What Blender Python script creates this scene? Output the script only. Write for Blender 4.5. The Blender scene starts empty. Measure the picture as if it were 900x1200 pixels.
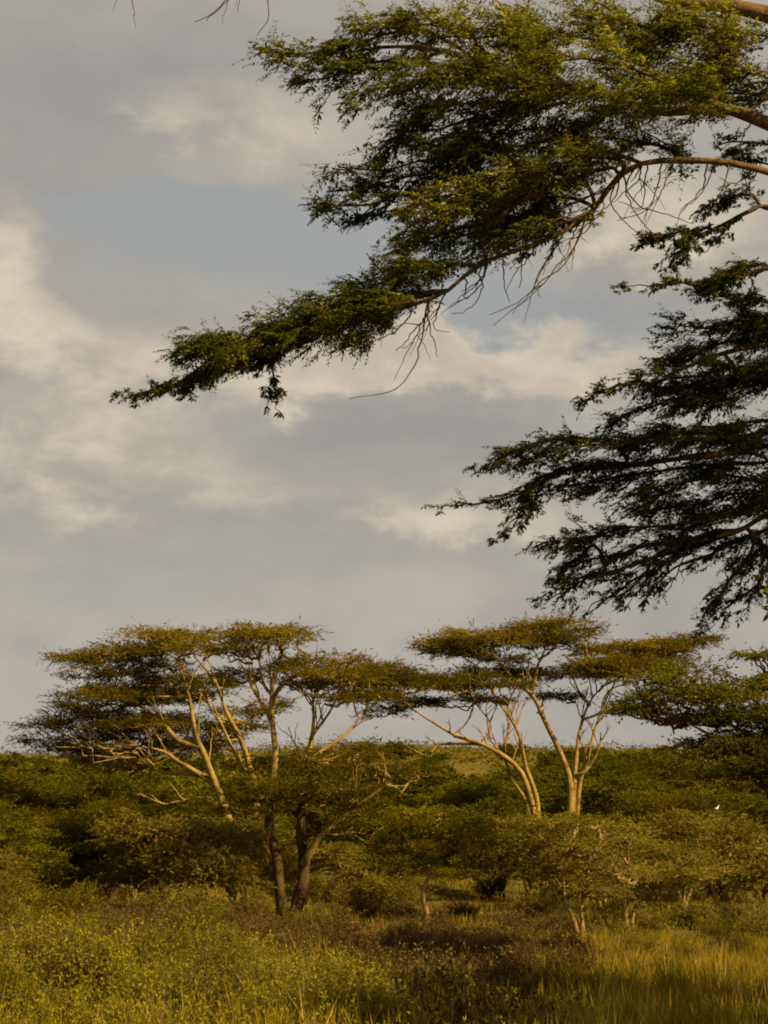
import bpy, math, numpy as np
from mathutils import Vector
rng = np.random.default_rng(11)
SC = bpy.context.scene
COL = SC.collection
# ------------------------------------------------------------------ camera
EYE = 3.0
PITCH = math.atan(300 / 2239.2)
F = 600 / math.tan(math.radians(15))          # focal length in photo pixels (900x1200)
cam_d = bpy.data.cameras.new('camera'); cam = bpy.data.objects.new('camera', cam_d); COL.objects.link(cam)
cam_d.sensor_fit = 'VERTICAL'; cam_d.angle = math.radians(30); cam_d.clip_end = 6000
cam.location = (0, 0, EYE); cam.rotation_euler = (math.pi / 2 + PITCH, 0, 0)
SC.camera = cam
# ------------------------------------------------------------------ light
SUN_AZ, SUN_EL = math.radians(58), math.radians(35)   # to the right of straight behind the viewer
S = Vector((math.sin(SUN_AZ) * math.cos(SUN_EL), -math.cos(SUN_AZ) * math.cos(SUN_EL), math.sin(SUN_EL)))
sd = bpy.data.lights.new('sun', 'SUN'); sd.energy = 5.0; sd.angle = math.radians(0.6); sd.color = (1.0, 0.77, 0.43)
sun = bpy.data.objects.new('sun', sd); COL.objects.link(sun)
sun.rotation_euler = S.to_track_quat('Z', 'Y').to_euler(); sun.location = S * 60
vs = SC.view_settings
vs.view_transform = 'Standard'; vs.look = 'None'; vs.exposure = 0.85; vs.gamma = 1.0; vs.use_curve_mapping = False
SC.render.engine = 'CYCLES'
cy = SC.cycles
cy.max_bounces = 5; cy.diffuse_bounces = 3; cy.glossy_bounces = 2; cy.transmission_bounces = 3; cy.transparent_max_bounces = 4
cy.use_denoising = True; cy.filter_width = 1.9


def W(px, py, D):
    """photo pixel at forward distance D (metres) -> world point"""
    c, s = math.cos(PITCH), math.sin(PITCH)
    x, y, z = (px - 450) / F, 1.0, -(py - 600) / F
    y, z = y * c - z * s, y * s + z * c
    return np.array([x * D / y, D, EYE + z * D / y])


def PXM(D):                                    # metres per photo pixel at distance D
    return D / F


# ------------------------------------------------------------------ node expression helper
class X:
    def __init__(s, nt, k): s.nt, s.k = nt, k
    def _m(s, op, *a):
        n = s.nt.nodes.new('ShaderNodeMath'); n.operation = op
        for i, v in enumerate((s,) + a):
            if isinstance(v, X): s.nt.links.new(v.k, n.inputs[i])
            else: n.inputs[i].default_value = v
        return X(s.nt, n.outputs[0])
    def __add__(s, o): return s._m('ADD', o)
    __radd__ = __add__
    def __mul__(s, o): return s._m('MULTIPLY', o)
    __rmul__ = __mul__
    def __sub__(s, o): return s._m('SUBTRACT', o)
    def f(s, op, *a): return s._m(op, *a)
    def step(s, a, b, lo=0., hi=1.):
        n = s.nt.nodes.new('ShaderNodeMapRange'); n.interpolation_type = 'SMOOTHSTEP'
        s.nt.links.new(s.k, n.inputs[0])
        for i, v in enumerate((a, b, lo, hi)): n.inputs[i + 1].default_value = v
        return X(s.nt, n.outputs[0])


def noise(nt, vec, scale, detail=5, rough=.55, dist=0., col=False):
    n = nt.nodes.new('ShaderNodeTexNoise')
    n.inputs['Scale'].default_value = scale; n.inputs['Detail'].default_value = detail
    n.inputs['Roughness'].default_value = rough; n.inputs['Distortion'].default_value = dist
    if vec is not None: nt.links.new(vec, n.inputs['Vector'])
    return n.outputs['Color'] if col else X(nt, n.outputs['Fac'])


def mixc(nt, fac, a, b):
    n = nt.nodes.new('ShaderNodeMix'); n.data_type = 'RGBA'
    for sock, v in ((n.inputs[0], fac), (n.inputs[6], a), (n.inputs[7], b)):
        if isinstance(v, X): nt.links.new(v.k, sock)
        elif isinstance(v, bpy.types.NodeSocket): nt.links.new(v, sock)
        elif isinstance(v, tuple): sock.default_value = v + (1,)
        else: sock.default_value = v
    return n.outputs[2]


# ------------------------------------------------------------------ sky
world = bpy.data.worlds.new('World'); SC.world = world; world.use_nodes = True
wt = world.node_tree; wt.nodes.clear()
wo = wt.nodes.new('ShaderNodeOutputWorld'); bg = wt.nodes.new('ShaderNodeBackground')
sky = wt.nodes.new('ShaderNodeTexSky'); sky.sky_type = 'NISHITA'; sky.sun_disc = False
sky.sun_elevation = SUN_EL; sky.sun_rotation = math.atan2(S.x, S.y); sky.dust_density = 2.5; sky.air_density = 1.0
tc = wt.nodes.new('ShaderNodeTexCoord')
mp = wt.nodes.new('ShaderNodeMapping'); mp.inputs['Scale'].default_value = (1, 1, 1.9)
wt.links.new(tc.outputs['Generated'], mp.inputs[0]); DIR = mp.outputs[0]
sp = wt.nodes.new('ShaderNodeSeparateXYZ'); wt.links.new(tc.outputs['Generated'], sp.inputs[0])
dx, dy, dz = (X(wt, sp.outputs[i]) for i in range(3))
U0 = dx.f('ARCTAN2', dy); V0 = dz.f('ARCSINE')
wn1 = noise(wt, DIR, 9, 6, .6); wn2 = noise(wt, DIR, 12.7, 6, .6, .3); puff = noise(wt, DIR, 26, 7, .6, .2); soft = noise(wt, DIR, 6.5, 4, .5)
U = U0 + (wn1 - .5) * .09 + (puff - .5) * .045
V = V0 + (wn2 - .5) * .05 + (puff - .5) * .045


def blob(px, py, rx, ry, amp=1.0, rot=0.0):
    d = W(px, py, 1.0) - np.array([0, 0, EYE]); d /= np.linalg.norm(d)
    u0, v0 = math.atan2(d[0], d[1]), math.asin(d[2])
    a, b = U - u0, V - v0
    if rot:
        c, s = math.cos(rot), math.sin(rot)
        a, b = a * c + b * s, b * c - a * s
    a = a * (F / rx); b = b * (F / ry)
    return ((a * a + b * b) * -1.0).f('EXPONENT') * amp


def total(l):
    t = l[0]
    for q in l[1:]: t = t + q
    return t


blue = total([blob(280, 275, 230, 62), blob(520, 330, 160, 60, .9), blob(130, 240, 110, 40, .7), blob(690, 380, 180, 38, .8)]) + (noise(wt, DIR, 3.1, 4, .5) - .62) * 1.2
cream = total([blob(-10, 300, 75, 70, 1.5), blob(170, 410, 240, 50, 1.0), blob(30, 370, 90, 40, .6), blob(590, 430, 120, 40, 1.25), blob(430, 420, 120, 40, .6),
               blob(790, 265, 160, 75, 1.0), blob(480, 400, 70, 26, .6), blob(90, 570, 210, 80, .66), blob(70, 480, 150, 45, .5), blob(560, 610, 170, 46, .72), blob(330, 440, 150, 40, .4),
               blob(350, 150, 230, 62, .56), blob(230, 520, 200, 50, .35), blob(480, 590, 260, 60, .35), blob(720, 430, 90, 34, .75), blob(240, 110, 170, 60, .3)]) + (noise(wt, DIR, 4.3, 4, .5) - .66) * 1.0
grey = total([blob(120, 110, 230, 80, 1.0), blob(420, 30, 300, 60, .6), blob(400, 500, 220, 40, .6), blob(60, 205, 140, 32, .5),
              blob(620, 520, 240, 42, .7), blob(740, 370, 170, 36, .8), blob(150, 690, 420, 60, .45), blob(330, 620, 160, 40, .4)]) + (noise(wt, DIR, 3.7, 5, .55) - .6) * 1.0
fine = (puff - .5)
m_blue = blue.step(.12, .95, 0, .85)
m_cream = (cream + fine * .7).step(.28, .98, 0, 1)
m_grey = (grey + fine * .25 + (soft - .5) * .5).step(.15, 1.05, 0, .85)
sk = wt.nodes.new('ShaderNodeVectorMath'); sk.operation = 'SCALE'; sk.inputs['Scale'].default_value = .09
wt.links.new(sky.outputs[0], sk.inputs[0])
skyc = mixc(wt, .86, sk.outputs[0], (.325, .335, .325))     # thin veil over the open blue
c = mixc(wt, m_blue, mixc(wt, (soft + fine * .5).step(.3, .75), (.345, .322, .29), (.415, .385, .335)), skyc)
c = mixc(wt, m_grey, c, (.285, .275, .265))
c = mixc(wt, m_cream, c, mixc(wt, (puff + (wn1 - .5)).step(.25, .8), (.45, .40, .32), (.63, .555, .42)))
wt.links.new(c, bg.inputs[0]); bg.inputs[1].default_value = .62   # = Nishita at 0.056 behind the clouds
wt.links.new(bg.outputs[0], wo.inputs[0])
world.cycles.sampling_method = 'MANUAL'; world.cycles.sample_map_resolution = 512


# ------------------------------------------------------------------ materials
def mat(name):
    m = bpy.data.materials.new(name); m.use_nodes = True
    nt = m.node_tree; nt.nodes.clear()
    o = nt.nodes.new('ShaderNodeOutputMaterial')
    return m, nt, o


def ramp(nt, fac, stops):
    r = nt.nodes.new('ShaderNodeValToRGB')
    e = r.color_ramp.elements
    while len(e) > 1: e.remove(e[-1])
    e[0].position = stops[0][0]; e[0].color = stops[0][1] + (1,)
    for p, cc in stops[1:]:
        q = e.new(p); q.color = cc + (1,)
    nt.links.new(fac.k if isinstance(fac, X) else fac, r.inputs[0])
    return r.outputs[0]


def leaf_mat(name, stops, trans=.32, objvar=.0, gloss=.0):
    m, nt, o = mat(name)
    at = nt.nodes.new('ShaderNodeAttribute'); at.attribute_name = 'tint'
    t = X(nt, at.outputs['Fac'])
    if objvar:
        oi = nt.nodes.new('ShaderNodeObjectInfo')
        t = t + (X(nt, oi.outputs['Random']) - .5) * objvar
    col = ramp(nt, t, stops)
    d = nt.nodes.new('ShaderNodeBsdfDiffuse'); nt.links.new(col, d.inputs[0])
    tr = nt.nodes.new('ShaderNodeBsdfTranslucent'); nt.links.new(col, tr.inputs[0])
    mx = nt.nodes.new('ShaderNodeMixShader'); mx.inputs[0].default_value = trans
    nt.links.new(d.outputs[0], mx.inputs[1]); nt.links.new(tr.outputs[0], mx.inputs[2])
    out = mx.outputs[0]
    if gloss:
        g = nt.nodes.new('ShaderNodeBsdfGlossy'); g.inputs['Roughness'].default_value = .45
        g.inputs[0].default_value = (.8, .8, .7, 1)
        m2 = nt.nodes.new('ShaderNodeMixShader'); m2.inputs[0].default_value = gloss
        nt.links.new(out, m2.inputs[1]); nt.links.new(g.outputs[0], m2.inputs[2]); out = m2.outputs[0]
    nt.links.new(out, o.inputs[0])
    return m


def bark_mat(name, a, b, dark, scale=6.0):
    m, nt, o = mat(name)
    g = nt.nodes.new('ShaderNodeNewGeometry')
    n1 = noise(nt, g.outputs['Position'], scale, 6, .6); n2 = noise(nt, g.outputs['Position'], scale * .35, 4, .5); n3 = noise(nt, g.outputs['Position'], scale * 5, 3, .6)
    col = mixc(nt, n1.step(.35, .68), a, b)
    col = mixc(nt, (n2 + (n3 - .5) * .6).step(.5, .68, 0, .85), col, dark)
    p = nt.nodes.new('ShaderNodeBsdfPrincipled'); nt.links.new(col, p.inputs['Base Color']); p.inputs['Roughness'].default_value = .8
    p.inputs['Specular IOR Level'].default_value = .08
    bp = nt.nodes.new('ShaderNodeBump'); bp.inputs['Strength'].default_value = .6; bp.inputs['Distance'].default_value = .03
    nt.links.new((n1 + n3 * .5).k, bp.inputs['Height']); nt.links.new(bp.outputs[0], p.inputs['Normal'])
    nt.links.new(p.outputs[0], o.inputs[0])
    return m


M = {}
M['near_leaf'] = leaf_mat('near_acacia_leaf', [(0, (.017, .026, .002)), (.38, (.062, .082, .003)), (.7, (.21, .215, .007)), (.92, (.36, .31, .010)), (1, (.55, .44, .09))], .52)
M['fever_leaf'] = leaf_mat('fever_tree_leaf', [(0, (.035, .030, .003)), (.45, (.105, .080, .005)), (.8, (.20, .14, .007)), (1, (.27, .18, .010))], .4, .10)
M['green_leaf'] = leaf_mat('green_acacia_leaf', [(0, (.032, .036, .003)), (.5, (.115, .108, .005)), (.85, (.22, .175, .008)), (1, (.28, .21, .012))], .42, .3)
M['grey_leaf'] = leaf_mat('grey_scrub_leaf', [(0, (.06, .05, .006)), (.5, (.18, .138, .014)), (1, (.31, .235, .035))], .4, .2)
M['dry_leaf'] = leaf_mat('dry_brown_bush', [(0, (.03, .018, .004)), (.5, (.105, .064, .014)), (1, (.25, .16, .045))], .25, .2)
M['grass'] = leaf_mat('savanna_grass', [(0, (.08, .072, .005)), (.3, (.18, .138, .008)), (.6, (.29, .20, .014)), (.85, (.40, .27, .04)), (1, (.52, .37, .10))], .42)
M['herb'] = leaf_mat('leafy_herb', [(0, (.07, .075, .005)), (.5, (.29, .245, .009)), (.85, (.37, .29, .014)), (1, (.46, .35, .06))], .45)
M['bark_near'] = bark_mat('near_acacia_bark', (.10, .062, .024), (.19, .12, .042), (.045, .028, .013), 11)
M['bark_fever'] = bark_mat('fever_tree_bark', (.21, .135, .027), (.32, .215, .05), (.06, .036, .010), 3.6)
M['bark_dark'] = bark_mat('dark_acacia_bark', (.05, .028, .010), (.10, .06, .021), (.018, .011, .005), 5)  # deepened so the main trunk looks shaded by its crown
M['bark_orange'] = bark_mat('orange_acacia_bark', (.22, .125, .04), (.30, .185, .065), (.08, .048, .02), 4)
M['dead_wood'] = bark_mat('pale_dead_wood', (.27, .20, .10), (.38, .29, .16), (.12, .085, .045), 5)
M['twig'] = bark_mat('thin_twig_bark', (.07, .045, .022), (.13, .085, .04), (.035, .023, .014), 14)

m, nt, o = mat('savanna_ground')
g = nt.nodes.new('ShaderNodeNewGeometry'); P = g.outputs['Position']
a1, a2, a3 = noise(nt, P, .07, 5, .6), noise(nt, P, .35, 5, .6), noise(nt, P, 4, 5, .65)
col = mixc(nt, (a1 + (a2 - .5) * .6).step(.38, .62), (.16, .12, .022), (.085, .075, .012))
col = mixc(nt, (a2 + (a3 - .5) * .7).step(.5, .75, 0, .8), col, (.25, .175, .05))
col = mixc(nt, a3.step(.3, .6, .5, 0), col, (.07, .05, .018))
p = nt.nodes.new('ShaderNodeBsdfDiffuse'); nt.links.new(col, p.inputs[0])
bp = nt.nodes.new('ShaderNodeBump'); bp.inputs['Distance'].default_value = .15; nt.links.new((a3 + a2).k, bp.inputs['Height']); nt.links.new(bp.outputs[0], p.inputs['Normal'])
nt.links.new(p.outputs[0], o.inputs[0]); M['ground'] = m
m, nt, o = mat('white_plumage'); p = nt.nodes.new('ShaderNodeBsdfPrincipled'); p.inputs['Base Color'].default_value = (.78, .76, .70, 1)
nz = noise(nt, None, 60); nt.links.new(mixc(nt, nz, (.72, .70, .64), (.82, .80, .75)), p.inputs['Base Color']); nt.links.new(p.outputs[0], o.inputs[0]); M['white'] = m


# ------------------------------------------------------------------ mesh helpers
def norm(v): return v / np.maximum(np.linalg.norm(v, axis=-1, keepdims=True), 1e-9)


class Buf:
    def __init__(s): s.v, s.q, s.t, s.n = [], [], [], 0
    def add(s, v, q, t=None):
        s.v.append(v); s.q.append(q + s.n); s.n += len(v)
        s.t.append(np.full(len(q), .5) if t is None else t)
    def leaves(s, P, A, N, L, Wd, t):
        Sd = norm(np.cross(A, N)); n = len(P)
        L = np.broadcast_to(L, n)[:, None]; Wd = np.broadcast_to(Wd, n)[:, None]
        mid = P + A * L * .48
        v = np.stack([P, mid + Sd * Wd * .5, P + A * L, mid - Sd * Wd * .5], 1).reshape(-1, 3)
        s.add(v, np.arange(n * 4).reshape(n, 4), t)
    def tube(s, pts, rad, sides=6, cap=True):
        pts = np.asarray(pts, float); n = len(pts); rad = np.broadcast_to(rad, n)
        T = norm(np.gradient(pts, axis=0)); ref = np.array([.31, .87, .38])
        A = norm(np.cross(T, ref)); B = np.cross(T, A)
        th = np.linspace(0, 2 * np.pi, sides, endpoint=False)
        v = pts[:, None] + rad[:, None, None] * (np.cos(th)[None, :, None] * A[:, None] + np.sin(th)[None, :, None] * B[:, None])
        i = np.arange(n - 1)[:, None] * sides; j = np.arange(sides)[None]; k = (j + 1) % sides
        q = np.stack([i + j, i + k, i + sides + k, i + sides + j], -1).reshape(-1, 4)
        s.add(v.reshape(-1, 3), q)
    def tubes(s, P, rad, sides=3):
        """P (n,k,3) many thin tubes, rad (n,k)"""
        n, k = P.shape[:2]
        T = norm(np.gradient(P, axis=1)); A = norm(np.cross(T, np.array([.31, .87, .38]))); B = np.cross(T, A)
        th = np.linspace(0, 2 * np.pi, sides, endpoint=False)
        v = P[:, :, None] + rad[:, :, None, None] * (np.cos(th)[:, None] * A[:, :, None] + np.sin(th)[:, None] * B[:, :, None])
        base = np.arange(n)[:, None, None] * (k * sides); i = np.arange(k - 1)[None, :, None] * sides; j = np.arange(sides)[None, None]; jj = (j + 1) % sides
        q = np.stack([base + i + j, base + i + jj, base + i + sides + jj, base + i + sides + j], -1).reshape(-1, 4)
        s.add(v.reshape(-1, 3), q)
    def build(s, name, material, parent=None, origin=(0, 0, 0), smooth=False, kind=None):
        v = np.concatenate(s.v) - np.asarray(origin); q = np.concatenate(s.q); t = np.concatenate(s.t)
        me = bpy.data.meshes.new(name)
        me.vertices.add(len(v)); me.vertices.foreach_set('co', v.astype(np.float32).ravel())
        me.loops.add(q.size); me.loops.foreach_set('vertex_index', q.astype(np.int32).ravel())
        me.polygons.add(len(q)); me.polygons.foreach_set('loop_start', (np.arange(len(q)) * 4).astype(np.int32))
        if smooth: me.polygons.foreach_set('use_smooth', np.ones(len(q), bool))
        at = me.attributes.new('tint', 'FLOAT', 'FACE'); at.data.foreach_set('value', np.clip(t, 0, 1).astype(np.float32))
        me.update(); me.materials.append(material)
        ob = bpy.data.objects.new(name, me); COL.objects.link(ob)
        if parent is not None: ob.parent = parent
        if kind: ob['kind'] = kind
        return ob


def thing(name, label, cat, loc, group=None):
    e = bpy.data.objects.new(name, None); COL.objects.link(e); e.location = tuple(loc); e.empty_display_size = .3
    e['label'] = label; e['category'] = cat
    if group: e['group'] = group
    return e


def tag(ob, label, cat, group=None):
    ob['label'] = label; ob['category'] = cat
    if group: ob['group'] = group
    return ob


def smooth_line(pts, n):
    pts = np.asarray(pts, float)
    if len(pts) == 2: return pts[0] + (pts[1] - pts[0]) * np.linspace(0, 1, n)[:, None]
    e = np.vstack([2 * pts[0] - pts[1], pts, 2 * pts[-1] - pts[-2]])
    d = np.r_[0, np.cumsum(np.linalg.norm(np.diff(pts, axis=0), axis=1))]; d /= d[-1]
    out = []
    for t in np.linspace(0, 1, n):
        i = min(np.searchsorted(d, t, 'right') - 1, len(pts) - 2); u = (t - d[i]) / max(d[i + 1] - d[i], 1e-9)
        p0, p1, p2, p3 = e[i:i + 4]
        out.append(.5 * (2 * p1 + (p2 - p0) * u + (2 * p0 - 5 * p1 + 4 * p2 - p3) * u * u + (3 * p1 - p0 - 3 * p2 + p3) * u ** 3))
    return np.array(out)


def gnarl(line, amp):
    n = len(line); k = rng.normal(size=(max(n // 3, 3), 3)) * amp
    xs = np.linspace(0, 1, len(k)); t = np.linspace(0, 1, n)
    w = np.stack([np.interp(t, xs, k[:, a]) for a in range(3)], 1); w[0] = 0
    return line + w


def rnd(n): return norm(rng.normal(size=(n, 3)))


# ------------------------------------------------------------------ ground
GY = [-80, 0, 22, 40, 55, 75, 100, 150, 200, 300, 400, 600, 900, 4000]
GZ = [0, 0, 0, -1.1, -2.0, -3.0, -3.2, -2.0, 0.0, 3.6, 6.2, 7.5, 5.0, -10]


def ground(x, y):
    x = np.asarray(x, float); y = np.asarray(y, float)
    z = 0
    for o_, w_ in ((-4, .25), (0, .5), (4, .25)): z = z + w_ * np.interp(y + o_, GY, GZ)
    z = z + .18 * np.sin(x * .31 + y * .13) * np.sin(y * .23 + 1.3) + .07 * np.sin(x * 1.1 + 2) * np.sin(y * .9)
    far = np.clip((y - 150) / 250, 0, 1)
    return z + far * (1.1 * np.sin(x * .03 + .8) + .6 * np.sin(x * .071 + 2.1))


ys = np.concatenate([np.arange(-40, 130, .8), np.arange(130, 420, 4), np.linspace(420, 4000, 40)])
ts = np.linspace(-1, 1, 81)
Yg = np.repeat(ys[:, None], len(ts), 1); Xg = ts[None] * (40 + np.abs(Yg) * .75)
Zg = ground(Xg, Yg)
b = Buf(); i = np.arange(len(ys) - 1)[:, None] * len(ts); j = np.arange(len(ts) - 1)[None]
b.add(np.stack([Xg, Yg, Zg], -1).reshape(-1, 3), np.stack([i + j, i + j + 1, i + len(ts) + j + 1, i + len(ts) + j], -1).reshape(-1, 4))
gr = b.build('ground', M['ground'], smooth=True, kind='structure')


# ------------------------------------------------------------------ leafy shoots
def shoots(leaf, wood, P, Dr, L, nodes, per, ll, lw, droop=-.12, tbase=None, tvar=.25, rad=.004, hang=.35, curl=.6, along=.45, fern=False):
    """P start, Dr direction, L length: thin shoots carrying small leaves"""
    n = len(P)
    if n == 0: return
    droop = rng.normal(droop, .12, n)
    side = rnd(n)
    def at(t):   # t (n,k)
        return P[:, None] + Dr[:, None] * (L[:, None] * t)[..., None] + np.array([0, 0, 1.]) * (droop[:, None] * L[:, None] * t * t)[..., None] + side[:, None] * (.12 * L[:, None] * np.sin(t * 4))[..., None]
    if wood is not None:
        t = np.broadcast_to(np.array([0, 1.]), (n, 2))
        r = np.array([1, .3]) * rad
        wood.tubes(at(t), np.broadcast_to(r, (n, 2)), 3)
    t = (np.linspace(.06, 1, nodes)[None] + rng.normal(0, .03, (n, nodes)))
    Q = at(t); T = norm(at(t + .05) - Q)
    Q = np.repeat(Q.reshape(-1, 3), per, 0); T = np.repeat(T.reshape(-1, 3), per, 0); m_ = len(Q)
    A = norm(T * along + rnd(m_) * curl + np.array([0, 0, -hang]))
    N = norm(rnd(m_) + np.array([0, 0, .45]))
    sz = rng.uniform(.65, 1.25, m_)
    if fern:                                   # leaflets in two flat ranks, shorter towards the tip
        sg = np.where(np.arange(m_) % 2 == 0, 1.0, -1.0)[:, None]
        A = norm(norm(np.cross(T, np.array([0, 0, 1.0]))) * sg * .8 + T * .55 + rnd(m_) * .42 + np.array([0, 0, -hang]))
        N = norm(rnd(m_) * .5 + np.array([0, 0, 1.0]))
        sz = sz * (1.15 - .6 * np.repeat(np.clip(t, 0, 1).reshape(-1), per))
    tb = np.repeat(np.broadcast_to(.5 if tbase is None else tbase, n), nodes * per)
    tint = tb + rng.normal(0, tvar * .5, m_)
    leaf.leaves(Q, A, N, ll * sz, lw * sz, tint)


def pad(leaf, twigw, c, rx, ry, rz, ns, ll, lw, attach=None, nodes=6, per=2, sl=.7, tb=.55, subs=None, rad=.03, lift=.04, flat=.5):
    """one flat-topped foliage layer: clumped shoots over a shallow dome"""
    subs = subs or max(8, int(5 + rx * ry * 1.2))
    r = np.sqrt(rng.uniform(.02, 1, subs)); th = rng.uniform(0, 2 * np.pi, subs)
    sc = np.stack([rx * .88 * r * np.cos(th), ry * .88 * r * np.sin(th), rz * ((1 - r ** 2) * 1.3 - .6 + rng.normal(0, .34, subs))], 1)
    if twigw is not None and attach is not None:
        a = np.asarray(attach); nh = max(2, min(5, int(1 + rx * .9)))
        hub = sc[rng.permutation(subs)[:nh]] * .55 + np.array([0, 0, -rz * .45]) + c

        def wands(A0, E0, n_, r0, r1, sag):
            d = E0 - A0; t = np.linspace(0, 1, n_)[None, :, None]
            Pl = A0[:, None] + d[:, None] * t
            Pl = Pl + rng.normal(0, .05, Pl.shape) * np.linalg.norm(d, axis=1)[:, None, None] * np.sin(np.pi * t)
            Pl[:, :, 2] -= sag * np.linalg.norm(d[:, :2], axis=1)[:, None] * np.sin(np.pi * t[0, :, 0])[None]
            twigw.tubes(Pl, np.linspace(r0, r1, n_)[None] * rng.uniform(.7, 1.2, (len(A0), 1)), 4)
        wands(np.repeat(a[None], nh, 0), hub, 9, rad * 1.5, rad * .8, .10)
        near_h = np.argmin(np.linalg.norm(sc[:, None] + c - hub[None], axis=2), axis=1)
        wands(hub[near_h], c + sc, 5, rad * .75, rad * .2, .12)
    k = rng.integers(0, subs, ns); sig = .42 * math.sqrt(rx * ry / subs) + .08
    off = rng.normal(0, 1, (ns, 3)) * np.array([sig, sig, rz * flat * .35 + .05])
    P = c + sc[k] + off
    rel = (P - c) / np.array([rx, ry, 1]); rel[:, 2] = 0
    Dr = norm(norm(rel) * (.5 + .8 * np.linalg.norm(rel, axis=1, keepdims=True)) + rnd(ns) * np.array([.7, .7, .16]) + np.array([0, 0, lift]))
    L = sl * rng.uniform(.5, 1.3, ns)
    tint = tb + rng.normal(0, .12, subs)[k]
    shoots(leaf, None, P, Dr, L, nodes, per, ll, lw, 0.0, tint, .25, .005 + .001 * sl, .02, .40, .7)


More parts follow.
